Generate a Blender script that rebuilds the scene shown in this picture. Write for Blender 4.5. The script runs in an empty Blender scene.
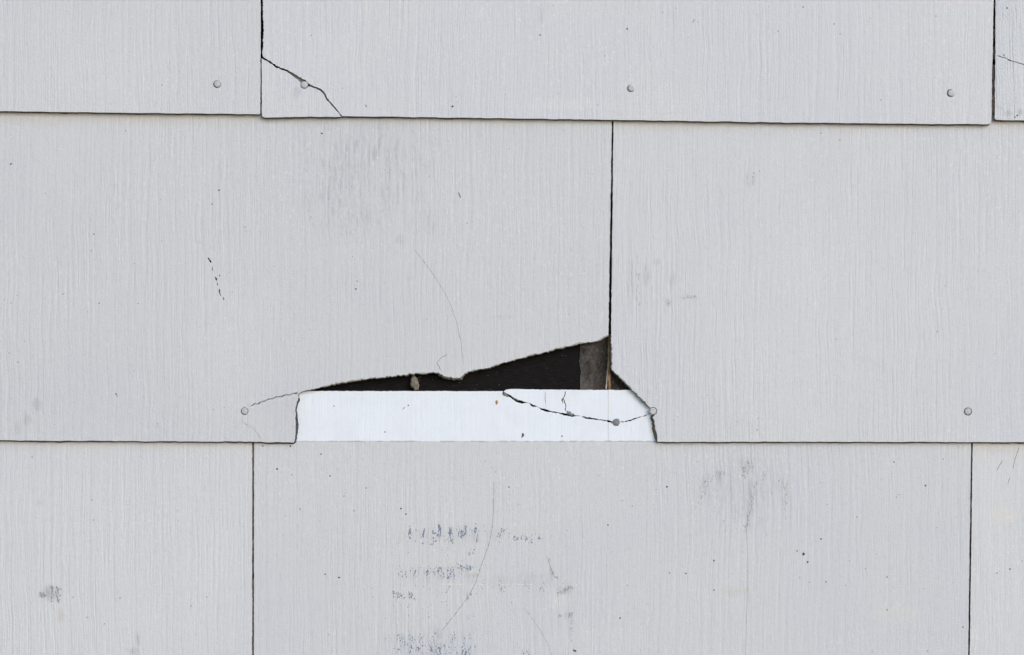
import bpy, bmesh, math, random
from mathutils import Vector, noise
from mathutils.geometry import tessellate_polygon

# ------------------------------------------------------------------ camera, world, sun, exposure
scene = bpy.context.scene
C = scene.collection
S = 0.00085            # metres on the wall per photograph pixel
D = 1.5                # camera distance from the wall plane (y = 0)
ZC = 1.2               # camera height

cam = bpy.data.cameras.new('camera')
cam_o = bpy.data.objects.new('camera', cam)
C.objects.link(cam_o)
cam_o.location = (0, -D, ZC)
cam_o.rotation_euler = (math.radians(90), 0, 0)
cam.sensor_width = 36
cam.lens = 36 * D / (1024 * S)
cam.clip_start = 0.05
cam.clip_end = 500
scene.camera = cam_o

SUN_DIR = Vector((0.50, -0.80, 0.42)).normalized()      # towards the soft sun: upper right, in front
world = bpy.data.worlds.new('World')
scene.world = world
world.use_nodes = True
wn = world.node_tree.nodes
sky = wn.new('ShaderNodeTexSky')
sky.sky_type = 'NISHITA'
sky.sun_disc = False
sky.sun_elevation = math.asin(SUN_DIR.z)
sky.sun_rotation = math.atan2(SUN_DIR.x, SUN_DIR.y)
sky.air_density = 1.0
sky.dust_density = 1.0
sky.ozone_density = 1.0
wn['Background'].inputs['Strength'].default_value = 0.15
world.node_tree.links.new(sky.outputs[0], wn['Background'].inputs['Color'])

sun = bpy.data.lights.new('sun', 'SUN')
sun.energy = 1.4
sun.angle = math.radians(40)
sun.color = (1.0, 0.98, 0.965)
sun_o = bpy.data.objects.new('sun', sun)
C.objects.link(sun_o)
sun_o.location = SUN_DIR * 8
sun_o.rotation_euler = SUN_DIR.to_track_quat('Z', 'Y').to_euler()

scene.view_settings.view_transform = 'Standard'
scene.view_settings.look = 'None'
scene.view_settings.gamma = 1
scene.view_settings.exposure = 0.17

# ------------------------------------------------------------------ wall coordinates
T = 0.0046             # shingle thickness
TOPB = 0.0008          # back of a shingle's top edge off the felt
BOTB = 0.0064          # back of a shingle's bottom edge off the felt (rests on the course below)
RISE = 371.0           # shingle height, photograph pixels
random.seed(7)


def wx(px, depth=0.007):
    return (px - 512) * S * (1 - depth / D)


def wz(py, depth=0.007):
    return ZC + (327.5 - py) * S * (1 - depth / D)


class Row:
    def __init__(self, bottom, top):
        self.b, self.t = bottom, top

    def back(self, py):
        f = (py - self.t) / (self.b - self.t)
        return TOPB + (BOTB - TOPB) * f

    def front(self, py):
        return self.back(py) + T


def n2(a, b, c=0.0):
    return noise.noise(Vector((a, b, c)))


# ------------------------------------------------------------------ materials
def new_mat(name):
    m = bpy.data.materials.new(name)
    m.use_nodes = True
    return m, m.node_tree.nodes, m.node_tree.links, m.node_tree.nodes['Principled BSDF']


class G:
    """small helper for building node graphs"""
    def __init__(self, nodes, links):
        self.n, self.l = nodes, links

    def put(self, sock, v):
        if isinstance(v, bpy.types.NodeSocket):
            self.l.new(v, sock)
        else:
            sock.default_value = v

    def math(self, op, a, b=0.0, clamp=False):
        x = self.n.new('ShaderNodeMath')
        x.operation = op
        x.use_clamp = clamp
        self.put(x.inputs[0], a)
        self.put(x.inputs[1], b)
        return x.outputs[0]

    def vmath(self, op, a, b):
        x = self.n.new('ShaderNodeVectorMath')
        x.operation = op
        self.put(x.inputs[0], a)
        self.put(x.inputs[1], b)
        return x.outputs['Value'] if op == 'LENGTH' else x.outputs[0]

    def noise(self, vec, scale=1.0, detail=2.0, rough=0.5):
        x = self.n.new('ShaderNodeTexNoise')
        x.inputs['Scale'].default_value = scale
        x.inputs['Detail'].default_value = detail
        x.inputs['Roughness'].default_value = rough
        self.l.new(vec, x.inputs['Vector'])
        return x.outputs[0]

    def ramp(self, v, a, b, lo=0.0, hi=1.0, smooth=True):
        x = self.n.new('ShaderNodeMapRange')
        x.interpolation_type = 'SMOOTHSTEP' if smooth else 'LINEAR'
        self.put(x.inputs['Value'], v)
        x.inputs['From Min'].default_value = a
        x.inputs['From Max'].default_value = b
        x.inputs['To Min'].default_value = lo
        x.inputs['To Max'].default_value = hi
        return x.outputs[0]

    def mix(self, f, a, b):
        x = self.n.new('ShaderNodeMix')
        x.data_type = 'RGBA'
        self.put(x.inputs[0], f)
        self.put(x.inputs[6], a if isinstance(a, bpy.types.NodeSocket) else (*a, 1))
        self.put(x.inputs[7], b if isinstance(b, bpy.types.NodeSocket) else (*b, 1))
        return x.outputs[2]


PAINT = (0.590, 0.609, 0.648)
WHITE = (0.765, 0.82, 0.905)
GREY = (0.20, 0.20, 0.205)
BLUE = (0.20, 0.25, 0.33)
TAN = (0.50, 0.43, 0.30)
PALE = (0.72, 0.73, 0.745)


def paint_material(name, smudges=(), paint_edge=None, relief=1.0, stain_py=None, tint=PAINT, patch=0.5):
    """weathered wall paint over an embossed wood grain; smudges = (px, py, rx, ry, strength, colour, grainy)"""
    m, n, l, bsdf = new_mat(name)
    g = G(n, l)
    uv = n.new('ShaderNodeUVMap').outputs[0]
    att = n.new('ShaderNodeAttribute')
    att.attribute_type = 'OBJECT'
    att.attribute_name = 'grain_seed'
    info = att.outputs['Fac']
    seed = g.math('MULTIPLY', info, 37.0)
    comb = n.new('ShaderNodeCombineXYZ')
    sep = n.new('ShaderNodeSeparateXYZ')
    l.new(uv, sep.inputs[0])
    u, v = sep.outputs[0], sep.outputs[1]
    base = n.new('ShaderNodeCombineXYZ')
    l.new(u, base.inputs[0]); l.new(v, base.inputs[1]); l.new(seed, base.inputs[2])
    P = base.outputs[0]
    # grain lines wander a little sideways as they run down
    warp = g.math('MULTIPLY', g.math('SUBTRACT', g.noise(g.vmath('MULTIPLY', P, (5.0, 9.0, 1)), 1, 2.0), 0.5), 0.007)
    warp2 = g.math('MULTIPLY', g.math('SUBTRACT', g.noise(g.vmath('MULTIPLY', P, (26.0, 24.0, 1)), 1, 2.5), 0.5), 0.0034)
    uw = g.math('ADD', g.math('ADD', u, warp), warp2)
    l.new(uw, comb.inputs[0]); l.new(v, comb.inputs[1]); l.new(seed, comb.inputs[2])
    W = comb.outputs[0]
    ridge = g.noise(g.vmath('MULTIPLY', W, (320, 9, 1)), 1, 3.0, 0.6)
    fine = g.noise(g.vmath('MULTIPLY', W, (680, 40, 1)), 1, 2.0, 0.6)
    grit = g.noise(g.vmath('MULTIPLY', P, (900, 700, 1)), 1, 3.0, 0.65)
    bumpy = g.noise(g.vmath('MULTIPLY', P, (160, 110, 1)), 1, 3.0, 0.6)
    strength_map = g.ramp(g.noise(g.vmath('MULTIPLY', P, (7, 3, 1)), 1, 2.0), 0.3, 0.7, 0.65, 1.2)
    # ridges are plateaus with narrower valleys between them
    ridge = g.ramp(ridge, 0.28, 0.60)
    h = g.math('MULTIPLY', g.math('ADD', g.math('MULTIPLY', ridge, 0.46), g.math('MULTIPLY', fine, 0.58)), strength_map)
    h = g.math('ADD', h, g.math('MULTIPLY', grit, 0.70))
    h = g.math('ADD', h, g.math('MULTIPLY', bumpy, 0.28))

    # colour: broad uneven weathering, cool to warm
    big = g.noise(g.vmath('MULTIPLY', P, (6, 6, 1)), 1, 3.0, 0.55)
    col = g.mix(g.ramp(big, 0.32, 0.68), [c * k for c, k in zip(tint, (0.972, 0.980, 1.000))],
                [c * k for c, k in zip(tint, (1.012, 1.008, 0.990))])
    streak = g.noise(g.vmath('MULTIPLY', W, (70, 7, 1)), 1, 4.0, 0.7)
    col = g.mix(g.ramp(streak, 0.3, 0.75, 0, 0.20 * patch), col, [c * 1.16 for c in tint])
    mott = g.noise(g.vmath('MULTIPLY', P, (330, 230, 3)), 1, 3.0, 0.7)
    col = g.mix(g.ramp(mott, 0.50, 0.75, 0, 0.34), col, [c * 0.80 for c in tint])
    chalk = g.noise(g.vmath('MULTIPLY', W, (470, 280, 5)), 1, 3.0, 0.75)
    where = g.ramp(g.noise(g.vmath('MULTIPLY', P, (9, 9, 6)), 1, 3.0, 0.6), 0.38, 0.62, 0.35, 1.0)
    col = g.mix(g.math('MULTIPLY', where, g.ramp(chalk, 0.54, 0.74, 0, 0.85)), col, PALE)
    if stain_py is not None:   # ochre wash with its own ragged outline
        dist = g.math('SUBTRACT', wz(stain_py), v)
        ragged = g.noise(g.vmath('MULTIPLY', P, (26, 60, 2)), 1, 3.0, 0.6)
        edge = g.math('ADD', dist, g.math('MULTIPLY', g.math('SUBTRACT', ragged, 0.5), 0.014))
        col = g.mix(g.ramp(edge, 0.0, 0.012, 0.36, 0.0), col, (0.53, 0.475, 0.39))
    tone = g.ramp(info, 0, 1, 0.972, 1.022, False)
    tv = n.new('ShaderNodeCombineXYZ')
    for q in range(3):
        l.new(tone, tv.inputs[q])
    col = g.vmath('MULTIPLY', col, tv.outputs[0])
    hit = g.ramp(g.noise(g.vmath('MULTIPLY', W, (560, 60, 9)), 1, 3.0, 0.7), 0.47, 0.66)
    cloud = g.noise(g.vmath('MULTIPLY', P, (70, 60, 4)), 1, 3.0, 0.6)
    for (px, py, rx, ry, st, colr, grainy) in smudges:
        d = g.vmath('SUBTRACT', uv, (wx(px), wz(py), 0))
        d = g.vmath('MULTIPLY', d, (1 / (rx * S), 1 / (ry * S), 0))
        r = g.vmath('LENGTH', d, (0, 0, 0))
        r = g.math('ADD', r, g.math('MULTIPLY', g.math('SUBTRACT', cloud, 0.5), 1.5))
        f = g.ramp(r, 0.25, 1.15, st, 0.0)
        if grainy:
            f = g.math('MULTIPLY', f, g.math('ADD', g.math('MULTIPLY', hit, grainy), 1 - grainy))
        col = g.mix(f, col, colr)
    rough = 0.62
    if paint_edge is not None:
        wob = g.noise(g.vmath('MULTIPLY', P, (110, 20, 6)), 1, 4.0, 0.7)
        e = g.math('SUBTRACT', g.math('ADD', v, g.math('MULTIPLY', g.math('SUBTRACT', wob, 0.5), 0.0010)), wz(paint_edge, 0.005))
        bare = g.ramp(e, -0.0003, 0.0003)
        wcol = g.mix(g.ramp(g.noise(g.vmath('MULTIPLY', P, (40, 30, 8)), 1, 4.0, 0.7), 0.35, 0.75), WHITE, (0.73, 0.775, 0.85))
        wstreak = g.noise(g.vmath('MULTIPLY', W, (300, 30, 7)), 1, 3.0, 0.7)
        wcol = g.mix(g.ramp(wstreak, 0.60, 0.80, 0, 0.45), wcol, (0.60, 0.63, 0.67))
        # pale print of the old joint running down the bared band
        ln = g.math('ABSOLUTE', g.math('SUBTRACT', u, wx(608.3)))
        wcol = g.mix(g.ramp(ln, 0.0003, 0.0008, 0.45, 0.0), wcol, (0.45, 0.44, 0.42))
        col = g.mix(bare, col, wcol)
        rim = g.math('MULTIPLY', g.ramp(g.math('ABSOLUTE', e), 0.0003, 0.0009, 0.60, 0.0),
                     g.ramp(g.noise(g.vmath('MULTIPLY', P, (170, 170, 3)), 1, 4.0), 0.40, 0.60))
        col = g.mix(rim, col, (0.40, 0.39, 0.375))
        h = g.math('MULTIPLY', h, g.math('SUBTRACT', 1.0, g.math('MULTIPLY', bare, 0.35)))
        h = g.math('SUBTRACT', h, g.math('MULTIPLY', bare, 1.6))
    bump = n.new('ShaderNodeBump')
    bump.inputs['Strength'].default_value = 1.0
    bump.inputs['Distance'].default_value = 0.00042 * relief
    l.new(h, bump.inputs['Height'])
    l.new(bump.outputs[0], bsdf.inputs['Normal'])
    l.new(col, bsdf.inputs['Base Color'])
    bsdf.inputs['Roughness'].default_value = rough
    bsdf.inputs['Specular IOR Level'].default_value = 0.25
    return m


def grain_material(name, c0, c1, scale=(300, 300, 300), rough=0.85, bump=0.0004, detail=4.0):
    m, n, l, bsdf = new_mat(name)
    g = G(n, l)
    co = n.new('ShaderNodeTexCoord').outputs['Object']
    f = g.noise(g.vmath('MULTIPLY', co, scale), 1, detail, 0.65)
    col = g.mix(g.ramp(f, 0.3, 0.7), c0, c1)
    l.new(col, bsdf.inputs['Base Color'])
    bsdf.inputs['Roughness'].default_value = rough
    bsdf.inputs['Specular IOR Level'].default_value = 0.2
    b = n.new('ShaderNodeBump')
    b.inputs['Distance'].default_value = bump
    l.new(f, b.inputs['Height'])
    l.new(b.outputs[0], bsdf.inputs['Normal'])
    return m


def soft(px, py, rx, ry, st, col=GREY, grainy=0.8):
    return (px, py, rx, ry, st, col, grainy)


M_EDGE = grain_material('dirty_cement_edge', (0.09, 0.070, 0.044), (0.26, 0.21, 0.14), (420, 420, 420))
M_BREAK = grain_material('broken_cement', (0.17, 0.16, 0.145), (0.46, 0.44, 0.40), (600, 600, 600), bump=0.0008)
M_SHADE = grain_material('shaded_dark_break', (0.03, 0.033, 0.040), (0.11, 0.115, 0.125), (500, 500, 500), bump=0.0008)  # shadow line of the left break edge, painted in as dark blue-grey
M_NAIL = grain_material('painted_nail', (0.43, 0.445, 0.475), (0.57, 0.585, 0.62), (900, 900, 900), 0.65, 0.0004)
M_NAIL_BARE = grain_material('grey_nail', (0.13, 0.135, 0.15), (0.30, 0.31, 0.33), (900, 900, 900), 0.55, 0.0005)
M_FELT = grain_material('black_felt', (0.002, 0.0018, 0.002), (0.0145, 0.0122, 0.0132), (130, 130, 1300), 0.8, 0.0016, 6.0)
M_BACKER = grain_material('weathered_felt', (0.012, 0.010, 0.008), (0.115, 0.098, 0.082), (330, 330, 260), 0.9, 0.0008, 6.0)
M_RIDGE = grain_material('brown_grime', (0.22, 0.13, 0.07), (0.46, 0.31, 0.20), (500, 500, 90), 0.85, 0.0004)
M_PALEGRIME = grain_material('pale_grime', (0.34, 0.29, 0.25), (0.58, 0.52, 0.46), (500, 500, 90), 0.85, 0.0004)
M_CLUMP = grain_material('tan_debris', (0.11, 0.10, 0.08), (0.33, 0.30, 0.25), (900, 900, 900), 0.95, 0.001)
M_SPECK = grain_material('dark_dirt', (0.035, 0.033, 0.032), (0.10, 0.095, 0.09), (900, 900, 900))
M_MID = grain_material('grey_dirt', (0.27, 0.275, 0.285), (0.40, 0.405, 0.415), (900, 900, 900))
M_INK = grain_material('blue_grey_residue', (0.14, 0.18, 0.27), (0.29, 0.335, 0.42), (900, 900, 900))
M_RUST = grain_material('rust_spot', (0.30, 0.13, 0.05), (0.42, 0.21, 0.09), (900, 900, 900))
M_CHALK = grain_material('white_scratch', (0.74, 0.74, 0.73), (0.80, 0.80, 0.79), (900, 900, 900))
M_WOOD = grain_material('sheathing_wood', (0.22, 0.15, 0.09), (0.32, 0.23, 0.14), (8, 8, 60))
M_CONC = grain_material('foundation_concrete', (0.24, 0.235, 0.22), (0.36, 0.35, 0.33), (30, 30, 30))
M_GROUND = grain_material('ground_soil', (0.09, 0.08, 0.06), (0.17, 0.16, 0.12), (9, 9, 9), bump=0.02)


# ------------------------------------------------------------------ shape helpers
def add_object(name, mesh, parent=None):
    o = bpy.data.objects.new(name, mesh)
    C.objects.link(o)
    o.parent = parent
    return o


def box_mesh(name, x0, x1, y0, y1, z0, z1, mat):
    bm = bmesh.new()
    bmesh.ops.create_cube(bm, size=1)
    for w in bm.verts:
        w.co = ((x0 + x1) / 2 + w.co.x * (x1 - x0), (y0 + y1) / 2 + w.co.y * (y1 - y0), (z0 + z1) / 2 + w.co.z * (z1 - z0))
    me = bpy.data.meshes.new(name)
    bm.to_mesh(me)
    bm.free()
    me.materials.append(mat)
    return me


JIT = {'n': (1e9, 0.0), 'd': (1.8, 0.5), 'w': (1.8, 0.5), 'j': (2.0, 0.27), 'b': (5.0, 0.30), 'f': (1.5, 0.72)}


def roughen(pts, seed):
    """pts: (x, y, kind of the edge that follows[, flare]) -> list of (x, y, kind, flare) with uneven edges"""
    out = []
    N = len(pts)
    for i in range(N):
        a, b = pts[i], pts[(i + 1) % N]
        kind = a[2]
        fl = a[3] if len(a) > 3 else (1.0 if kind in 'fdw' else 1.55 if kind == 'b' else 0.0)
        step, amp = JIT[kind]
        dx, dy = b[0] - a[0], b[1] - a[1]
        L = math.hypot(dx, dy)
        k = max(1, int(L / step))
        nx, ny = dy / L, -dx / L
        for q in range(k):
            t = q / k
            x, y = a[0] + dx * t, a[1] + dy * t
            if q and amp:
                o = amp * (n2(x * 0.55, y * 0.55, seed) * 1.4 + n2(x * 0.09, y * 0.09, seed + 5) * 0.9)
                if kind == 'b':
                    o += 0.35 * max(0, n2(x * 0.05, 3.3, seed) - 0.15) * 2
                x += nx * o
                y += ny * o
            out.append((x, y, kind, fl * (0.65 + 0.7 * abs(n2(x * 0.2, y * 0.2, seed + 9)))))
    return out


def slit(pts, w, seed=0.0, step=2.5):
    """closed thin loop round a crack's centre line, uneven in width, pointed at both ends"""
    line = []
    for a, b in zip(pts, pts[1:]):
        L = math.hypot(b[0] - a[0], b[1] - a[1])
        k = max(1, int(L / step))
        for q in range(k):
            t = q / k
            line.append((a[0] + (b[0] - a[0]) * t, a[1] + (b[1] - a[1]) * t))
    line.append(pts[-1][:2])
    n = len(line)
    left, right = [], []
    for i, (x, y) in enumerate(line):
        a, b = line[max(0, i - 1)], line[min(n - 1, i + 1)]
        dx, dy = b[0] - a[0], b[1] - a[1]
        L = math.hypot(dx, dy) or 1
        nx, ny = -dy / L, dx / L
        j = (0.35 + 0.35 * min(1, w)) * n2(i * 0.7, seed, 1.0) if 0 < i < n - 1 else 0
        ww = 0.5 * w * (0.85 + 1.1 * n2(i * 0.9, seed, 4.0)) if 0 < i < n - 1 else 0.03
        ww = max(0.05, ww)
        left.append((x + nx * (ww + j), y + ny * (ww + j)))
        right.append((x - nx * (ww - j), y - ny * (ww - j)))
    return left + right[::-1]


def circle(cx, cy, r, k=14):
    return [(cx + r * math.cos(2 * math.pi * i / k), cy + r * math.sin(2 * math.pi * i / k)) for i in range(k)]


def normals(loop):
    out = []
    N = len(loop)
    for i in range(N):
        a, b, c = loop[i - 1], loop[i], loop[(i + 1) % N]
        d1 = Vector((b[0] - a[0], b[1] - a[1])); d2 = Vector((c[0] - b[0], c[1] - b[1]))
        if d1.length: d1.normalize()
        if d2.length: d2.normalize()
        d = d1 + d2
        if d.length < 1e-6: d = d1.copy()
        d.normalize()
        out.append((d.y, -d.x))
    return out


def area(loop):
    return 0.5 * sum(a[0] * b[1] - b[0] * a[1] for a, b in zip(loop, loop[1:] + loop[:1]))


def shingle_mesh(name, row, outline, holes, mat, seed, lift=0.0, bevel=0.16, rimw=0.0):
    """solid plate from an outline and cracks, all in photograph pixels on the wall"""
    outer = roughen(outline, seed)
    if area([p[:2] for p in outer]) < 0:
        # keep the kind with the edge that follows after reversing
        kinds = [(p[2], p[3]) for p in outer]
        outer = outer[::-1]
        kinds = kinds[::-1][1:] + kinds[::-1][:1]
        outer = [(p[0], p[1], *k) for p, k in zip(outer, kinds)]
    xy = [p[:2] for p in outer]
    nr = normals(xy)
    rim = []
    for i, (x, y) in enumerate(xy):      # broken edges have lost an uneven sliver of their painted face
        if rimw and (outer[i][2] == 'f' and outer[i - 1][2] == 'f'):
            rim.append(rimw * (0.35 + 1.3 * max(0.0, 0.5 + n2(x * 0.16, y * 0.16, seed + 20)) * (0.6 + 0.8 * random.random())))
        else:
            rim.append(bevel)
    inner = [(x - a * q, y - b * q) for (x, y), (a, b), q in zip(xy, nr, rim)]
    backl = []
    for i, ((x, y), (a, b)) in enumerate(zip(xy, nr)):
        f = max(outer[i][3], outer[i - 1][3])
        backl.append((x + a * f, y + b * f))
    hl = []
    for h in holes:
        hl.append(h if area(h) < 0 else h[::-1])
    verts, faces, mats = [], [], []

    def put(loop, d):
        st = len(verts)
        for x, y in loop:
            dep = (row.back(y) if d is None else row.front(y) - d) + lift
            verts.append((wx(x, dep), -dep, wz(y, dep)))
        return list(range(st, st + len(loop)))

    A = put(inner, 0.0)
    Bv = put(xy, bevel * S * 0.9)
    K = put(backl, None)
    HF = [put(h, 0.0) for h in hl]
    HB = [put(h, None) for h in hl]

    def strip(a, b, mat_of):
        n = len(a)
        for i in range(n):
            j = (i + 1) % n
            faces.append((a[i], a[j], b[j], b[i])); mats.append(mat_of(i))
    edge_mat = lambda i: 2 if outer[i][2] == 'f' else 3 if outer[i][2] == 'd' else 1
    strip(A, Bv, lambda i: 2 if rimw and outer[i][2] == 'f' else 0)
    strip(Bv, K, edge_mat)
    for a, b in zip(HF, HB):
        strip(a, b, lambda i: 2)
    for ring, hs, flip in ((A, HF, False), (K, HB, True)):
        idx = ring + [k for h in hs for k in h]
        loops = [[Vector((verts[k][0], verts[k][2], 0)) for k in r] for r in [ring] + hs]
        for t in tessellate_polygon(loops):
            f = tuple(idx[k] for k in t)
            faces.append(f[::-1] if flip else f); mats.append(2 if flip else 0)
    me = bpy.data.meshes.new(name)
    me.from_pydata(verts, [], faces)
    me.materials.append(mat); me.materials.append(M_EDGE); me.materials.append(M_BREAK); me.materials.append(M_SHADE)
    me.polygons.foreach_set('material_index', mats)
    uvl = me.uv_layers.new(name='UVMap')
    for lp in me.loops:
        co = verts[lp.vertex_index]
        uvl.data[lp.index].uv = (co[0], co[2])
    bm = bmesh.new()
    bm.from_mesh(me)
    bmesh.ops.recalc_face_normals(bm, faces=bm.faces)
    bm.to_mesh(me)
    bm.free()
    me.update()
    return me


def nail_mesh(r, dome, mat):
    """round nail: domed head of radius r (metres) at the origin facing -Y, with its shank behind"""
    bm = bmesh.new()
    K = 18
    prof = [(r * 0.45, -dome), (r * 0.75, -dome * 0.82), (r * 0.93, -dome * 0.45), (r, 0.0), (r * 0.9, 0.0006), (r * 0.42, 0.0010), (r * 0.42, 0.013)]
    rings = []
    for (rr, y) in prof:
        rings.append([bm.verts.new((rr * math.cos(2 * math.pi * i / K), y, rr * math.sin(2 * math.pi * i / K))) for i in range(K)])
    c = bm.verts.new((0, -dome * 1.04, 0))
    for i in range(K):
        bm.faces.new((c, rings[0][i], rings[0][(i + 1) % K]))
        for a, b in zip(rings, rings[1:]):
            bm.faces.new((a[i], b[i], b[(i + 1) % K], a[(i + 1) % K]))
    bm.faces.new(rings[-1])
    bmesh.ops.recalc_face_normals(bm, faces=bm.faces)
    for f in bm.faces:
        f.smooth = True
    me = bpy.data.meshes.new('nail')
    bm.to_mesh(me)
    bm.free()
    me.materials.append(mat)
    return me


NAIL = nail_mesh(0.0029, 0.0006, M_NAIL)
NAIL_GREY = nail_mesh(0.0031, 0.0007, M_NAIL_BARE)


def nail(px, py, row, parent, mesh=NAIL, proud=0.0001, turn=0.0):
    d = row.front(py) + proud
    o = add_object('nail', mesh, parent)
    o.location = (wx(px, d), -d, wz(py, d))
    o.rotation_euler = (0.03 * math.sin(turn * 7), turn, 0.04 * math.cos(turn * 5))
    return o


def marks(name, row, items, mat, parent, off=0.00012):
    """thin dried-on deposits: irregular low mounds (px, py, rx, ry, angle) joined into one piece"""
    verts, faces = [], []
    for (px, py, rx, ry, an) in items:
        c0 = len(verts)
        k = 7
        ca, sa = math.cos(an), math.sin(an)
        d = row.front(py) + off + 0.00012
        verts.append((wx(px, d), -d, wz(py, d)))
        for i in range(k):
            t = 2 * math.pi * i / k
            w = 0.65 + 0.7 * random.random()
            ex, ey = rx * w * math.cos(t), ry * w * math.sin(t)
            x, y = px + ex * ca - ey * sa, py + ex * sa + ey * ca
            d = row.front(y) + off * 0.4
            verts.append((wx(x, d), -d, wz(y, d)))
        for i in range(k):
            faces.append((c0, c0 + 1 + (i + 1) % k, c0 + 1 + i))
    me = bpy.data.meshes.new(name)
    me.from_pydata(verts, [], faces)
    me.materials.append(mat)
    o = add_object(name, me, parent)
    o['kind'] = 'stuff'
    return o


# ------------------------------------------------------------------ ground and the wall's core
def ground():
    me = bpy.data.meshes.new('ground')
    bm = bmesh.new()
    bmesh.ops.create_grid(bm, x_segments=40, y_segments=40, size=60)
    for w in bm.verts:
        w.co.z = 0.0
    bm.to_mesh(me)
    bm.free()
    me.materials.append(M_GROUND)
    o = add_object('ground', me)
    o['kind'] = 'structure'


ground()
wall = bpy.data.objects.new('shingle_siding', None)
C.objects.link(wall)
wall['label'] = 'pale grey painted siding of overlapping shingles, cracked and broken at the middle'
wall['category'] = 'siding'

X0, X1 = -1560, 2640            # extent of the cladding, photograph pixels
ZB = 0.30                       # top of the foundation
ZT = wz(-1180)
add_object('foundation', box_mesh('foundation', wx(X0), wx(X1), -0.002, 0.20, 0.0, ZB, M_CONC), wall)
add_object('sheathing', box_mesh('sheathing', wx(X0), wx(X1), 0.0012, 0.02, ZB, ZT, M_WOOD), wall)
felt = add_object('building_paper', box_mesh('building_paper', wx(X0), wx(X1), 0.0, 0.0011, ZB + 0.001, ZT, M_FELT), wall)
felt['label'] = 'black building paper showing in the hole behind the broken shingles'


def backer(px0, px1, py0, py1, name='backer_strip', mat=None):
    return add_object(name, box_mesh(name, wx(px0, 0), wx(px1, 0), -0.0006, -0.0001, wz(py1, 0), wz(py0, 0), mat or M_FELT), wall)


# ------------------------------------------------------------------ rows
ROW_T = Row(119, 119 - RISE)
ROW_M = Row(442, 442 - RISE)
ROW_B = Row(762, 390.5)
TT, TM, TB = ROW_T.t, ROW_M.t, ROW_B.t

mat_top = paint_material('grey_paint_top', [
    soft(541, 14, 5, 14, .25), soft(320, 60, 60, 40, .10, PALE, .3), soft(560, 105, 60, 8, .35, PALE, .6)])
mat_topfrag = paint_material('grey_paint_corner', [soft(299, 90, 5, 4, .55), soft(297, 95, 4, 5, .35)])
mat_topleft = paint_material('grey_paint_topleft', [soft(120, 60, 70, 50, .10, PALE, .3)], patch=0.3)
mat_topright = paint_material('worn_ridged_paint', [
    soft(1012, 60, 14, 60, .5, (0.62, 0.66, 0.72), .5), soft(1006, 114, 8, 5, .5), soft(1018, 112, 5, 4, .5)], relief=2.4, patch=2.0,
    tint=(0.60, 0.625, 0.67))
mat_midleft = paint_material('grey_paint_midleft', [
    soft(368, 165, 78, 58, .26, GREY, .92), soft(345, 215, 40, 35, .20, GREY, .92), soft(425, 225, 22, 18, .26, GREY, .9),
    soft(400, 240, 6, 6, .4), soft(38, 405, 6, 9, .40, GREY, .6), soft(29, 420, 5, 8, .40, GREY, .6), soft(19, 428, 4, 7, .30, GREY, .6),
    soft(230, 350, 60, 110, .18, PALE, .5), soft(60, 150, 50, 60, .12, PALE, .5), soft(300, 410, 40, 25, .06, TAN, .3),
    soft(505, 317, 18, 3, .35, GREY, .9)], stain_py=115, patch=0.3)
mat_midright = paint_material('grey_paint_midright', [
    soft(631, 285, 5, 30, .40, GREY, .85), soft(646, 275, 6, 12, .40, GREY, .85), soft(672, 278, 6, 10, .32, GREY, .8),
    soft(657, 262, 5, 4, .35, GREY, .7), soft(750, 180, 6, 10, .40, GREY, .85), soft(688, 297, 14, 3, .45, GREY, .8),
    soft(668, 303, 4, 4, .5, GREY, .6), soft(730, 425, 30, 14, .12, BLUE, .92), soft(820, 300, 120, 90, .12, PALE, .5)], stain_py=121, patch=0.8)
mat_low = paint_material('grey_paint_low', [
    soft(450, 535, 60, 12, .26, BLUE, .9), soft(438, 575, 50, 11, .26, BLUE, .9), soft(432, 645, 55, 20, .30, BLUE, .9),
    soft(520, 580, 50, 9, .20, GREY, .85), soft(745, 490, 44, 38, .21, GREY, .9), soft(704, 488, 8, 22, .24, GREY, .8),
    soft(750, 503, 5, 28, .24, GREY, .7), soft(784, 492, 8, 22, .22, GREY, .8), soft(720, 478, 5, 8, .4), soft(746, 466, 8, 9, .42, (0.34, 0.30, 0.24), .7),
    soft(552, 572, 4, 8, .5), soft(564, 590, 9, 5, .55), soft(568, 615, 6, 5, .4), soft(900, 614, 28, 11, .5, (0.70, 0.66, 0.57), .7),
    soft(735, 590, 18, 6, .3, TAN, .6), soft(475, 575, 10, 3, .4, TAN, .3), soft(560, 600, 12, 14, .3, PALE, .7), soft(600, 640, 60, 20, .15, PALE, .5)],
    paint_edge=441.3, patch=0.4)
mat_lowleft = paint_material('grey_paint_lowleft', [
    soft(52, 593, 10, 9, .5, (0.16, 0.16, 0.165), .6), soft(43, 595, 4, 3, .9, (0.13, 0.13, 0.135), .5), soft(139, 637, 4, 9, .55, GREY, .7), soft(135, 652, 6, 7, .45, GREY, .7),
    soft(62, 615, 3, 9, .30, TAN, .3), soft(205, 570, 40, 60, .22, PALE, .5), soft(157, 616, 3, 5, .7, PALE, .2), soft(40, 503, 5, 6, .3)],
    stain_py=439, patch=0.35)
mat_lowright = paint_material('grey_paint_lowright', [
    soft(1008, 515, 26, 10, .55, (0.70, 0.67, 0.60), .7)], stain_py=441, patch=0.8)
mat_far = paint_material('grey_paint_far', [], patch=0.6)

shingles = {}


def shingle(key, row, outline, holes, mat, seed, label=None, lift=0.0, rimw=0.0):
    o = add_object('shingle', shingle_mesh('shingle', row, outline, holes, mat, seed, lift, rimw=rimw), wall)
    if label:
        o['label'] = label
    o['grain_seed'] = (seed * 0.377) % 1.0
    shingles[key] = o
    return o


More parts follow.
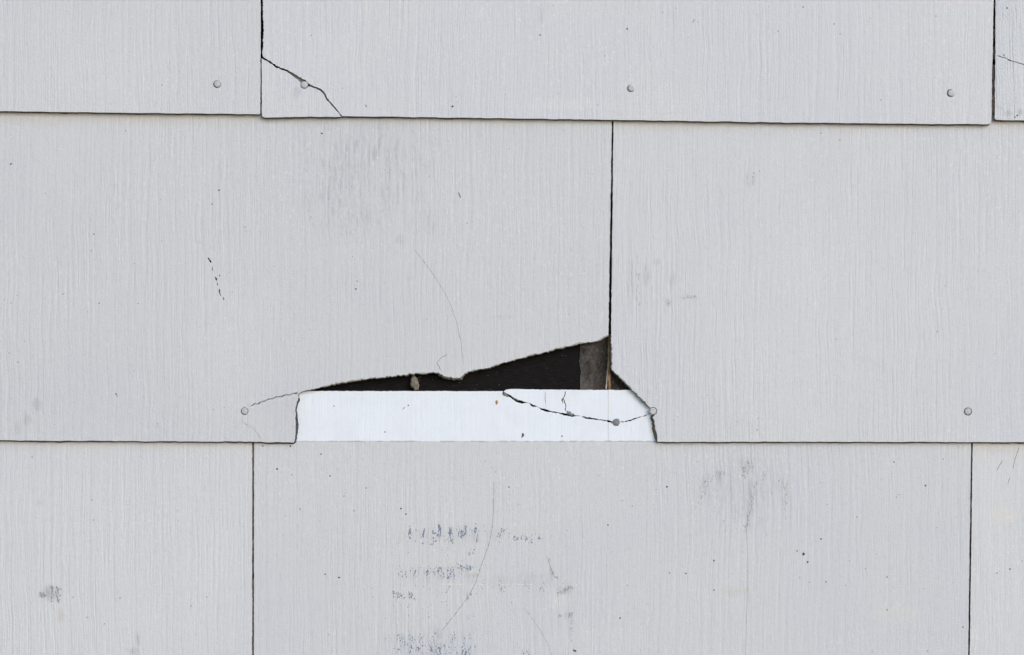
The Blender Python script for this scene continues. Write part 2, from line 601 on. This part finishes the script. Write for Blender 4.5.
# --- top course
A = shingle('top_left', ROW_T, [(-472, TT, 'n'), (260.8, TT, 'j'), (260.6, 57, 'j'), (260.2, 113, 'n'), (259.4, 114.3, 'b'), (0, 111.2, 'b'), (-472, 107.5, 'n')],
            [circle(217.1, 84.1, 3.95)], mat_topleft, 1.1)
nail(217.3, 83.9, ROW_T, A, turn=1.0, proud=-0.0004)

crack = [(263.0, 56.6), (269.8, 60.8), (275.8, 65.6), (282, 68.2), (287.7, 69.8), (292, 72.4), (296.6, 75.0), (303.8, 79.6), (309.8, 84.2), (314.5, 86.8), (319.8, 88.6),
         (325.4, 93.6), (326.9, 98.4), (331.8, 103.7), (337.7, 110.5), (342.3, 116.2)]
B = shingle('top_mid', ROW_T,
            [(263.3, TT, 'n'), (994.4, TT, 'j'), (993.6, 0, 'j'), (991.3, 121, 'n'), (990.4, 123.4, 'n'), (988.4, 124.3, 'b'), (900, 123.6, 'b'), (800, 122.7, 'b'), (700, 121.2, 'b'),
             (610, 119.9, 'b'), (460, 117.6, 'b')] + [(x, y, 'f', 0.3) for x, y in crack[::-1]],
            [circle(630.8, 88.3, 3.8), circle(950.8, 93.1, 4.0)], mat_top, 2.2,
            'shingle with its lower left corner cracked off')
nail(631.2, 88.0, ROW_T, B, turn=2.0)
nail(951.3, 93.0, ROW_T, B, turn=2.7)
fr = [(261.6, 58.2), (269.0, 62.4), (275.0, 67.2), (281.5, 70.0), (286.9, 71.6), (291, 74.6), (295.0, 78.2), (299.6, 81.6)] + [(304.4 + 4.1 * math.cos(t), 84.8 + 4.1 * math.sin(t)) for t in [3.40 - 0.5 * i for i in range(7)]] + [(310.4, 86.6), (314, 88.2), (319.0, 90.0),
      (324.4, 94.6), (325.9, 99.0), (330.9, 104.5), (336.8, 111.3), (341.2, 116.6)]
corner = add_object('broken_corner', shingle_mesh('broken_corner', ROW_T,
                    [(x, y, 'n' if math.hypot(x - 304.4, y - 84.8) < 4.3 else 'f', 0.2) for x, y in fr[:-1]] + [(341.2, 116.8, 'b'), (300, 117.0, 'b'), (264.8, 117.6, 'n'), (262.4, 116.6, 'n'), (261.9, 114, 'j')],
                    [], mat_topfrag, 3.3, lift=0.0004), B)
corner['grain_seed'] = B['grain_seed']
corner['label'] = 'cracked-off corner piece still held by its nail'
nail(304.4, 84.8, ROW_T, B, proud=0.0007, turn=0.4)
Cc = shingle('top_right', ROW_T, [(996.0, TT, 'n'), (1716, TT, 'j'), (1716, 121, 'b'), (1024, 120.3, 'b'), (996, 119.8, 'n'), (994.6, 118.6, 'j'), (995.2, 60, 'j')],
             [slit([(996.6, 55.5), (1004, 57.5), (1012, 61), (1024, 64.5), (1045, 70)], .9, 1.0),
              slit([(996.2, 106.8), (1001, 107.2), (1004, 109)], .6, 2.0)], mat_topright, 4.4, 'worn shingle with bluish ridged paint')

# --- middle course
brk = [(608.3, 335.3), (603, 338.4), (597, 341.6), (590, 342.6), (584, 343.2), (573, 345.6), (560, 348.6), (545, 352.2), (530, 356.0), (517, 359.0), (505, 362.4), (492, 366.6),
       (482, 369.2), (474, 370.4), (468, 371.6), (465, 373.6), (461.5, 376.6), (458.5, 378.3), (454.5, 378.6), (451.0, 377.2), (448, 377.6), (443.5, 376.4), (439.5, 374.2), (435, 372.9), (428, 373.0),
       (420, 373.8), (411, 374.2), (402, 375.4), (392, 377.0), (380, 377.8), (366, 379.4), (352, 381.2), (338, 383.8), (324, 386.8), (312, 389.4), (303.5, 391.4), (299.6, 393.6),
       (298.2, 398), (296.6, 403.6), (295.2, 410.6), (295.9, 415), (295.2, 418), (295.6, 422), (295.6, 432.5), (294.4, 441.6)]
flr = lambda x, y: (3.2 if 415 < y < 423 else 2.1) if y > 394 else (0.5 if x < 330 else 2.2 if 443 < x < 464 else 0.9)
Dd = shingle('mid_left', ROW_M,
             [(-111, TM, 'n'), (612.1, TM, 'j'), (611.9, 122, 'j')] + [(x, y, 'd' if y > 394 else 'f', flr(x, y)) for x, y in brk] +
             [(293.4, 442.7, 'b'), (250, 441.6, 'b'), (120, 441.0, 'b'), (0, 440.2, 'b'), (-111, 439.6, 'j')],
             [slit([(415, 250), (424, 262), (433, 274), (445, 293), (452, 308), (457, 324), (461, 342), (463.6, 366)], .25, 3.0),
              slit([(441.5, 370.8), (437, 363.5), (441, 357.5), (448, 354.5)], .42, 4.0),
              slit([(207.6, 257.6), (209.3, 259.4), (211.2, 263)], 1.5, 5.0, 1.0), slit([(212.2, 266.5), (212.6, 271)], .7, 6.0, 1.0),
              slit([(215.4, 276.6), (216.8, 281.6)], 1.5, 7.0, 1.0), slit([(217.0, 282.6), (218.0, 285.6)], .9, 8.0, 1.0),
              slit([(219.2, 288.6), (219.6, 292.6), (220.8, 296)], 1.2, 9.0, 1.0), slit([(223.4, 297), (223.9, 300.4)], .9, 10.0, 1.0),
              slit([(249.6, 406.6), (252.5, 405.6), (254.5, 403.6), (257.5, 404.2), (261, 401.6), (265, 401.2), (268, 398.9), (272.5, 399.0), (276, 396.8), (281, 396.9), (285, 394.8), (290, 394.8), (294, 393.2), (298.2, 393.0)], 1.15, 11.0, 1.6),
              slit([(243.2, 416.2), (242.0, 421), (246, 424.6), (252, 427.5), (257, 433), (262, 440.2)], .26, 12.0),
              circle(244.6, 411.2, 3.85), slit([(458.5, 194), (460.5, 197)], .9, 13.0, 1.0)],
             mat_midleft, 5.5, 'large shingle whose lower right part has broken away', rimw=0.75)
nail(244.7, 411.1, ROW_M, Dd, turn=0.2, proud=-0.0008)

brk2 = [(611.5, 369.8), (616, 374.2), (622, 379.8), (627, 384.6), (631.5, 389.2), (637, 395.0), (642, 400.0), (646, 403.8), (648.6, 406.3)] + [(653 + 4.1 * math.cos(t), 411.2 + 4.1 * math.sin(t)) for t in [-2.2 + 0.55 * i for i in range(7)]] + [(652.6, 417.4), (654.6, 421.5), (655.0, 428), (657.0, 434.5), (656.8, 441.4)]
Ee = shingle('mid_right', ROW_M,
             [(613.9, TM, 'n'), (1333, TM, 'j'), (1333, 443, 'b'), (1024, 442.2, 'b'), (860, 441.8, 'b'), (657.4, 441.8, 'n')] +
             [(x, y, 'w' if y > 416 else ('n' if 647 < x < 659 and y < 417 else 'f'), 3.6 if y > 417 else (0.0 if 647 < x < 659 and y > 405 else 1.2)) for x, y in brk2[::-1][1:]] + [(611.0, 335, 'j'), (613.5, 122, 'j')],
             [circle(967.9, 411.5, 4.1)], mat_midright, 6.6, 'shingle with its lower left corner broken off', rimw=0.6)
nail(968.0, 411.4, ROW_M, Ee, turn=0.9, proud=-0.0008)
nail(653.0, 411.2, ROW_M, Ee, turn=1.6, proud=0.0)

# --- bottom course
F = shingle('low_left', ROW_B, [(-468, TB, 'n'), (252.2, TB, 'j'), (252.0, 762, 'b'), (-468, 762, 'j')], [], mat_lowleft, 7.7)
frag_low = [(503.4, 391.6), (507, 393.6), (512, 396.6), (517, 399.2), (523, 401.4), (528, 402.6), (533, 405.0), (538, 406.8), (541.5, 408.4), (546, 409.4), (553, 411.6), (559, 412.4), (564.5, 413.4), (572, 414.8),
            (580, 415.8), (586, 417.2), (594, 418.2), (602, 419.6), (610, 420.8), (616, 422.0), (622, 421.2), (630, 419.8), (638, 417.6), (645, 415.0), (651, 412.0), (662, 408), (676, 402), (690, 393)]
gaps = [2.0, 1.7, 1.1, 1.9, 1.7, .12, 1.3, .12, 1.1, 1.5, .8, .5, 1.4, 1.5, .12, 1.1, .8, .5, 1.1, .8, .7, 1.1, .35, 1.0, .8, .8, .8, .8]
low_edge = [(x - 0.5 * q, y + 1.4 * q) for (x, y), q in zip(frag_low, gaps)]
H = shingle('low_mid', ROW_B,
            [(254.0, TB + .4, 'j'), (503.0, 391.2, 'n')] + [(x, y, 'f', 0.15) for x, y in low_edge] + [(691.5, 390.6, 'n'), (971.2, TB, 'j'), (971.0, 447, 'j'), (968.0, 660, 'j'), (966.7, 762, 'b'), (253.8, 762, 'j')],
            [slit([(494, 481), (493.6, 505), (492.4, 527), (489.4, 543), (482.4, 562), (475.4, 583), (468.3, 597), (456, 613), (442, 630.7)], .32, 21.0),
             slit([(524.6, 607.8), (537, 625.4), (547.5, 643), (552, 657)], .20, 22.0),
             slit([(546.5, 556), (550, 566), (555, 578)], .30, 23.0),
             slit([(752, 504), (748.6, 518), (746.6, 531), (747.8, 560), (747.4, 594), (746.4, 625), (745.6, 655)], .22, 24.0)],
            mat_low, 8.8, 'shingle with a bare white band across its top')
piece = add_object('broken_piece', shingle_mesh('broken_piece', ROW_B,
                   [(x, y, 'f', 0.1) for x, y in frag_low[:-1]] + [(689.5, 393, 'n'), (690.5, 390.2, 'j'), (640, 390.0, 'j'), (560, 389.8, 'j'), (511, 389.0, 'n'), (506, 389.6, 'n')],
                   [slit([(545.3, 391), (545.0, 397), (545.6, 404), (546.0, 408.2)], .42, 31.0),
                    slit([(565.4, 391), (564.8, 395), (563.4, 398.5), (564.4, 402), (566.0, 405), (565.4, 409), (565.2, 411.8)], .95, 32.0, 1.2),
                    slit([(562.6, 398.2), (562.2, 400), (562.8, 402.2)], 1.5, 33.0, 0.8)],
                   mat_low, 9.9, lift=0.0003), H)
piece['grain_seed'] = H['grain_seed']
piece['label'] = 'long white sliver cracked off the top of the shingle'
nail(616.2, 422.2, ROW_B, H, NAIL_GREY, proud=0.0003, turn=0.7)
Gg = shingle('low_right', ROW_B, [(973.3, TB, 'n'), (1690, TB, 'j'), (1690, 762, 'b'), (966.8 + 2.2, 762, 'j'), (969.6, 660, 'j'), (972.7, 447, 'j')],
             [slit([(1003, 460), (999.5, 465.5), (996.5, 471)], .55, 41.0), slit([(1019.5, 446), (1016, 456), (1012.5, 469)], .45, 42.0),
              slit([(1010, 477), (1007.6, 484.6)], .6, 43.0)], mat_lowright, 10.1)

# --- the courses around the picture, plain and sound, in staggered bond
k = 50
courses = [(-204, 620), (-527, 258), (-850, 611), (1084, 600), (1405, 262)]
for yb, joint in courses:
    row = Row(yb, yb - RISE)
    x = joint - 3 * 724
    while x < X1:
        a, b = max(x, X0) + 1.2, min(x + 724, X1) - 1.2
        if b - a > 60:
            k += 1
            o = shingle('c%d' % k, row, [(a, row.t, 'n'), (b, row.t, 'n'), (b, yb, 'b'), (a, yb, 'n')], [], mat_far, k * 1.3)
            for nx in (a + 45, (a + b) / 2, b - 45):
                nail(nx + random.uniform(-6, 6), yb - 32 + random.uniform(-3, 3), row, o, turn=random.random() * 3, proud=-0.0002)
        x += 724
for row, yb, spans in ((ROW_T, 120, ((-1196, -474.5), (X0, -1198.5), (1718.5, 2440), (2442.5, X1))),
                       (ROW_M, 442, ((-835, -113.5), (X0, -837.5), (1335.5, 2057), (2059.5, X1))),
                       (ROW_B, 762, ((-1192, -470.5), (X0, -1194.5), (1692.5, 2414), (2416.5, X1)))):
    for a, b in spans:
        k += 1
        o = shingle('c%d' % k, row, [(a, row.t, 'n'), (b, row.t, 'n'), (b, yb, 'b'), (a, yb, 'n')], [], mat_far, k * 1.3)
        for nx in (a + 45, (a + b) / 2, b - 45):
            nail(nx + random.uniform(-6, 6), yb - 32 + random.uniform(-3, 3), row, o, turn=random.random() * 3, proud=-0.0002)

# --- felt strips behind the joints
for px, py0, py1 in ((262, TT - 4, 66), (994, TT - 4, 66), (252.7, 398, 704), (970.5, 398, 704)):
    backer(px - 42, px + 42, py0, py1, mat=M_FELT if py0 < 0 else M_BACKER)
def ragged_strip():
    """felt strip with torn side edges and a slight cockle"""
    bm = bmesh.new()
    rows = []
    for i in range(60):
        y = 75 + (393 - 75) * i / 59
        x0 = 580 + 1.3 * n2(y * .09, 2) + 0.9 * n2(y * .33, 7); x1 = 642 + 1.5 * n2(y * .08, 9)
        line = []
        for j in range(13):
            x = x0 + (x1 - x0) * j / 12
            d = 0.0006 + 0.0002 * n2(x * .1, y * .05) + (0.0004 if j == 0 else 0)
            line.append(bm.verts.new((wx(x, d), -d, wz(y, d))))
        rows.append(line)
    for a, b in zip(rows, rows[1:]):
        for j in range(12):
            bm.faces.new((a[j], b[j], b[j + 1], a[j + 1]))
    edge = bmesh.ops.solidify(bm, geom=list(bm.faces), thickness=0.0003)
    bmesh.ops.recalc_face_normals(bm, faces=bm.faces)
    me = bpy.data.meshes.new('backer_strip')
    bm.to_mesh(me)
    bm.free()
    m, n, l, bsdf = new_mat('weathered_grey_felt')
    g = G(n, l)
    co = n.new('ShaderNodeTexCoord').outputs['Object']
    big = g.noise(g.vmath('MULTIPLY', co, (90, 1, 45)), 1, 5.0, 0.7)
    fine = g.noise(g.vmath('MULTIPLY', co, (520, 1, 330)), 1, 4.0, 0.7)
    col = g.mix(g.ramp(big, 0.30, 0.68), (0.028, 0.025, 0.024), (0.22, 0.20, 0.19))
    sx = n.new('ShaderNodeSeparateXYZ')
    l.new(co, sx.inputs[0])
    # the side nearer the joint has soaked up brown
    wet = g.ramp(g.math('ADD', sx.outputs[0], g.math('MULTIPLY', g.math('SUBTRACT', big, .5), .03)), wx(590), wx(606))
    col = g.mix(g.math('MULTIPLY', wet, .8), col, (0.040, 0.029, 0.020))
    col = g.mix(g.ramp(fine, 0.50, 0.70, 0, 0.7), col, (0.27, 0.25, 0.23))
    l.new(col, bsdf.inputs['Base Color'])
    bsdf.inputs['Roughness'].default_value = 0.9
    b = n.new('ShaderNodeBump')
    b.inputs['Distance'].default_value = 0.0006
    l.new(fine, b.inputs['Height'])
    l.new(b.outputs[0], bsdf.inputs['Normal'])
    me.materials.append(m)
    return add_object('backer_strip', me, wall)


strip = ragged_strip()
strip['label'] = 'weathered grey-brown felt strip behind the open joint'


def grime_line(name, pts, w, d0, h, mat, parent):
    """rounded ridge of dried grime following the joint"""
    verts, faces = [], []
    for i, (x, y) in enumerate(pts):
        ww = w * (0.7 + 0.6 * random.random())
        for a in range(5):
            t = math.pi * a / 4
            dd = d0 + h * math.sin(t) * (0.7 + 0.5 * random.random())
            verts.append((wx(x - ww * math.cos(t), dd), -dd, wz(y, dd)))
    n = len(pts)
    for i in range(n - 1):
        for a in range(4):
            q = i * 5 + a
            faces.append((q, q + 1, q + 6, q + 5))
    me = bpy.data.meshes.new(name)
    me.from_pydata(verts, [], faces)
    me.materials.append(mat)
    o = add_object(name, me, parent)
    return o


grime_line('grime_line', [(609.2 + 0.25 * n2(y * .2, 1), y) for y in range(334, 394, 3)], 1.5, 0.0005, 0.0022, M_RIDGE, strip)
grime_line('grime_line', [(608.6 - (y - 358) * 0.085 + 0.3 * n2(y * .3, 5), y) for y in range(362, 392, 3)], 0.75, 0.0005, 0.0018, M_PALEGRIME, strip)

# --- dirt and old paint packed into the narrow joints
def packed(row, parent, f, y0, y1, below, w, keep, mat):
    pts, seg = [], 0
    y = y0
    while y < y1:
        if n2(y * 0.11, f(y) * 0.01, 3.0) + keep > 0:
            pts.append((f(y) + 0.15 * n2(y * .3, 8), y))
        if (n2(y * 0.11, f(y) * 0.01, 3.0) + keep <= 0 or y + 3 >= y1) and pts:
            if len(pts) > 1:
                d = row.front(pts[0][1]) - below
                grime_line('joint_dirt', pts, w, d - 0.001, 0.001, mat, parent)
            pts = []
        y += 3


M_PACK = grain_material('joint_dirt', (0.09, 0.072, 0.058), (0.29, 0.24, 0.195), (700, 700, 500), 0.95, 0.0008)
packed(ROW_B, F, lambda y: 252.8, 445, 700, 0.0010, 1.5, 0.7, M_PACK)
packed(ROW_B, Gg, lambda y: 972.0 - (y - 447) * 0.0145, 447, 700, 0.0012, 1.5, 0.5, M_PACK)
packed(ROW_T, B, lambda y: 994.6 - (y - 30) * 0.016, 2, 116, 0.0014, 1.3, 0.12, M_PACK)
packed(ROW_T, A, lambda y: 261.0, 62, 112, 0.0012, 0.9, 0.05, M_PACK)
dust = bpy.data.meshes.new('dust')
dv, df = [], []
for _ in range(150):
    x, y = random.uniform(320, 632), random.uniform(340, 391)
    c = len(dv); rr = random.uniform(.15, .55)
    for t in (0.3, 2.2, 4.4, 5.4):
        d = 0.0013 if x > 578 else 0.0003
        dv.append((wx(x + rr * 1.6 * math.cos(t), d), -d - 0.0001 * random.random(), wz(y + rr * math.sin(t), d)))
    df.append((c, c + 1, c + 2, c + 3))
dust.from_pydata(dv, [], df)
dust.materials.append(grain_material('pale_dust', (0.03, 0.028, 0.027), (0.16, 0.15, 0.14), (900, 900, 900)))
dust_o = add_object('dust', dust, felt)
dust_o['kind'] = 'stuff'

# --- tan clump caught in the dark gap
def clump():
    bm = bmesh.new()
    bmesh.ops.create_icosphere(bm, subdivisions=4, radius=1)
    for w in bm.verts:
        p = w.co.copy()
        r = 1 + 0.28 * n2(p.x * 1.6, p.y * 1.6, p.z * 1.6 + 3) + 0.16 * n2(p.x * 5, p.y * 5, p.z * 5)
        taper = 1.0 if p.z < 0 else 1 - 0.25 * p.z
        w.co = (p.x * r * 0.0042 * taper - p.z * 0.0011, p.y * r * 0.0026, p.z * r * 0.0066)
    # a few stiff fibres sticking out
    for (a, b, rr) in (((0.001, 0, 0.003), (0.010, -0.001, 0.0075), 0.00022), ((-0.001, 0, 0.004), (-0.004, -0.001, 0.0085), 0.00025), ((0.002, 0, 0.001), (0.0075, -0.0012, 0.003), 0.00018)):
        a, b = Vector(a), Vector(b)
        ax = (b - a).normalized()
        sx = ax.orthogonal().normalized(); sy = ax.cross(sx)
        r0 = [bm.verts.new(a + (sx * math.cos(t) + sy * math.sin(t)) * rr) for t in (0, 2.1, 4.2)]
        tip = bm.verts.new(b)
        for i in range(3):
            bm.faces.new((r0[i], r0[(i + 1) % 3], tip))
    for f in bm.faces:
        f.smooth = True
    me = bpy.data.meshes.new('debris_clump')
    bm.to_mesh(me)
    bm.free()
    me.materials.append(M_CLUMP)
    o = add_object('debris_clump', me)
    d = 0.0038
    o.location = (wx(414.5, d), -d, wz(382.8, d))
    o.scale = (0.85, 0.9, 0.95)
    o['label'] = 'small tan clump of dried debris caught in the dark gap above the white band'
    o['category'] = 'debris'


clump()

# --- dirt specks, scuffs and residue on the paint
def spread(n, x0, x1, y0, y1, r0=0.25, r1=0.7):
    return [(random.uniform(x0, x1), random.uniform(y0, y1), random.uniform(r0, r1), random.uniform(r0, r1) * 1.2, random.random() * 3) for _ in range(n)]


def dashes(x0, x1, y0, y1, n, w=0.45, h=1.6):
    """residue left on the grain ridges: short upright dashes gathered into broken columns"""
    out = []
    cols = [random.uniform(x0, x1) for _ in range(max(2, int((x1 - x0) / 6)))]
    for _ in range(n):
        x = random.choice(cols) + random.gauss(0, 0.7)
        out.append((x, random.uniform(y0, y1), w * random.uniform(.5, 1.3), h * random.uniform(.4, 1.3), random.gauss(0, .12)))
    return out


dot = lambda x, y, r=0.9, q=1.0: (x, y, r, r * q, random.random())
marks('dirt_speck', ROW_T, [dot(540, 35, .8), dot(627, 29, .8, 1.5), dot(452.5, 106.5, .9, 1.3), dot(694, 20, .7), dot(803, 7, .8), dot(693, 22, .7), dot(834, 24, .7), dot(778, 31, .6),
      (366, 106, .5, 1.6, -.3), (305.6, 107, .6, 1.7, .4), (271.2, 115, .9, 1.0, 0), dot(936, 16, .6), dot(881, 100, .6)] + spread(26, 275, 985, 2, 112, .2, .5), M_SPECK, B)
marks('dirt_speck', ROW_T, [dot(162, 85, .8)] + spread(10, 3, 255, 3, 106, .2, .5), M_MID, A)
marks('dirt_speck', ROW_T, [dot(1017.5, 115.5, .9), dot(1015, 117, .8), dot(1004, 55, .8), dot(1007, 8, .9)], M_SPECK, Cc)
marks('dirt_speck', ROW_M, [dot(11, 164, .8, 1.6), dot(219, 190, .9), dot(322, 133.5, 1.2, .6), (459, 193.5, .5, 2.2, -.6), (460.5, 197, .4, 1.2, .6), dot(356, 289, .9), dot(357, 281, .6),
      dot(116, 394, .9), dot(117, 396, .6), dot(99, 303, .7), dot(94, 234, .7), dot(11, 303, .6), dot(18, 362, .6), dot(63, 294, .6), dot(245, 227, .6), dot(246, 231, .5),
      (219.5, 275.5, .5, 1.0, .9), dot(212, 204, .7)] + spread(40, 3, 600, 128, 330, .2, .5) + spread(14, 3, 290, 330, 430, .2, .5), M_SPECK, Dd)
marks('dirt_speck', ROW_M, [dot(754, 173, .8), (753, 177, .5, 1.2, .6), dot(759.5, 171, .8), (937.5, 331.5, .7, 1.4, .5), dot(668.5, 303.5, .9, 1.4), (684, 298.5, .9, .6, -.3), (688, 297.5, 1.3, .5, -.2),
      (695, 296, 1.4, .6, -.2), dot(758, 418, .8), dot(757, 430, .7, 1.6), dot(945, 286, .6), dot(674, 420, .6), dot(836, 339, .6), dot(840, 140, .9), dot(821, 133, .8)] +
      spread(26, 620, 1020, 130, 430, .2, .5), M_MID, Ee)
marks('dirt_speck', ROW_B, [dot(262.5, 446, 1.0, .5), dot(290.5, 446.2, 1.1, .7), dot(277, 469, 1.4, .6), dot(330, 476, .8), dot(321, 454, .8), dot(300, 509, .7), dot(325, 574, .8), (339, 577.5, 1.3, .8, .4),
      dot(401, 508.5, 1.0), dot(406, 514, .8), dot(366, 488, .6), dot(354, 511, .6), dot(344, 496, .6), dot(509, 487, .7), dot(608, 525, 1.0), dot(667, 487, .9), dot(686, 573.5, .8),
      dot(714, 560.5, .9), dot(803.5, 554, 1.4), dot(807.5, 562, 1.0), dot(797, 551, .7), dot(821, 539, .9), dot(925.5, 485.5, .9), dot(963, 627, .8), dot(669.5, 573, .7), dot(620, 618, .9),
      dot(574, 650.5, 1.0), dot(894, 462, .8), dot(887, 610, .8), dot(714, 590, .8), dot(826, 582, .7), dot(887, 577, .7), dot(523, 435, 1.5, 1.1), (522, 437, .9, 1.2, .5), dot(562, 436, .9),
      dot(408.5, 405.5, .8), (404, 408, .3, 2.0, .7), dot(385, 432, .7), dot(334, 406, .6), dot(575.5, 651, .9)] + spread(85, 260, 960, 450, 652, .2, .55), M_SPECK, H)
marks('rust_spot', ROW_B, [(496.5, 402.5, 1.2, 2.2, .1)], M_RUST, H)
marks('dirt_speck', ROW_B, [dot(120, 598, .9), dot(73, 597, .9), dot(87, 617.5, .8), dot(104.5, 624, .6, 1.8), dot(92, 500, .7), dot(94, 520, .7), dot(118, 592, .6), dot(207, 597, .8), dot(191, 606, .9), dot(32, 457, .8)] +
      spread(22, 3, 246, 450, 652, .2, .5), M_MID, F)
marks('scuff', ROW_B, dashes(47, 62, 586, 602, 60, .42, .8) + dashes(40, 46, 592, 597, 12, .45, .6) + dashes(57, 61, 588, 600, 10, .5, 1.0), M_NAIL_BARE, F)
marks('dirt_speck', ROW_B, [dot(1010, 569, .9), dot(997, 573, .7), dot(1022, 561, .5)], M_SPECK, Gg)
marks('scuff', ROW_M, dashes(300, 435, 130, 235, 60, .18, 1.4), M_MID, Dd)
marks('scuff', ROW_M, dashes(712, 760, 410, 437, 26, .25, .6) + dashes(626, 640, 255, 310, 16, .2, 2.0), M_MID, Ee)
def stroke(pts, n, sp, w=.3, h=1.0):
    """faint smear: small dabs scattered along a drawn line"""
    out = []
    for _ in range(n):
        i = random.randrange(len(pts) - 1); t = random.random()
        out.append((pts[i][0] * (1 - t) + pts[i + 1][0] * t + random.gauss(0, sp), pts[i][1] * (1 - t) + pts[i + 1][1] * t + random.gauss(0, sp), w * random.uniform(.5, 1.3), h * random.uniform(.4, 1.3), random.gauss(0, .2)))
    return out


ink = []
for x in (411, 424.5, 434, 437, 441, 450, 459.5, 467, 476):
    ya = random.uniform(524, 531)
    ink += dashes(x - 2.6, x + 2.6, ya, ya + random.uniform(6, 15), random.randint(7, 17), .5, 1.3)
ink += [(440.6, 532, .6, 5, .15), (450, 533, 1.3, 4.5, 0), (458.8, 533, .5, 5, .2), (477, 538, .5, 5, .2), (424, 531, .8, 4, .2), (434.5, 533, 1.6, .7, 0), (450, 533, 2.3, .9, 0), (435.5, 541, 1.6, .8, 0)]
for x, y in ((503, 531), (501, 535), (513, 538), (520, 538), (527, 539), (530, 541), (538, 537)):
    ink += dashes(x - 2.5, x + 2.5, y - 2.5, y + 2.5, 9, .5, .8)
for x, y in ((405, 573), (414, 573), (427, 573), (437, 573), (439, 570), (447, 573), (452, 571), (459, 568), (461, 565), (467, 566), (469, 567)):
    ya, hh = y + random.uniform(-2, 2), random.uniform(2, 4.5)
    ink += dashes(x - 3.2, x + 3.2, ya - hh, ya + hh, random.randint(6, 17), .5, .9)
for x, y in ((394, 594), (397, 595), (403, 597), (408, 596), (413, 596)):
    ink += dashes(x - 2, x + 2, y - 3, y + 3, 10, .55, .9)
ink += dashes(388, 470, 632, 657, 60, .45, .9) + stroke([(390, 640), (430, 648), (468, 652)], 120, 5, .45, .8) + stroke([(405, 536), (480, 532), (540, 538)], 60, 5, .4, .8) + stroke([(398, 573), (470, 567)], 40, 4, .4, .7) + dashes(410, 470, 646, 657, 70, .6, 1.0) + dashes(462, 471, 650, 657, 25, .7, .9)
ink += dashes(390, 480, 540, 640, 90, .35, .7) + dashes(520, 530, 650, 656, 12, .5, .8)
ink += dashes(467, 475, 548, 556, 12, .5, .7) + dashes(466, 473, 594, 600, 10, .5, .8)
# chipped, dirty patches along the crack in the white band
marks('chip', ROW_B, stroke([(503, 393), (507.5, 396)], 16, .7, .9, .8) + stroke([(514, 398.6), (518, 400.6)], 7, .5, .8, .6) + stroke([(565, 412.8), (574.5, 413.6)], 26, .8, 1.0, .8) + stroke([(562.4, 398), (562.6, 402)], 8, .4, .6, .8) + stroke([(613, 421), (619, 423.5)], 12, 1.4, .9, .8), M_NAIL_BARE, H, off=0.0006)
marks('ink_residue', ROW_B, ink, M_INK, H)
grey = []
for x, y in ((549, 560), (553, 573), (556, 577), (557, 594), (560, 592), (564, 589), (569, 588), (571, 587), (561, 616), (569, 616), (570, 614)):
    grey += dashes(x - 2, x + 2, y - 1.6, y + 1.6, 8, .5, .7)
grey += dashes(478, 545, 578, 592, 60, .35, .7) + dashes(562, 574, 620, 645, 22, .3, .9)
grey += stroke([(699, 512), (701, 496), (707, 482), (718, 475), (727, 470)], 36, 1.8, .3, 1.2) + stroke([(741, 478), (748, 471), (756, 463)], 16, 1.2, .4, .9) + stroke([(743, 469), (748, 461)], 8, .9, .4, .9)
grey += stroke([(758, 478), (753, 492), (751, 506), (747, 522), (746, 530)], 34, 1.0, .32, 1.5) + stroke([(764, 472), (762, 482)], 10, 1.6, .3, .9) + stroke([(779, 480), (786, 486), (787, 500), (785, 518)], 26, 1.6, .3, 1.2)
grey += stroke([(712, 505), (730, 520), (750, 535), (775, 515)], 30, 7, .25, .9)
marks('scuff', ROW_B, grey, M_MID, H)
marks('white_scratch', ROW_B, [(x, 584.3, 3.2, .35, 0) for x in (444, 451, 459, 481, 489, 502, 508, 517, 523, 529)] + [(584 + random.uniform(-40, 0), 590 + random.uniform(-5, 20), .3, 1.5, .2) for _ in range(12)], M_CHALK, H)
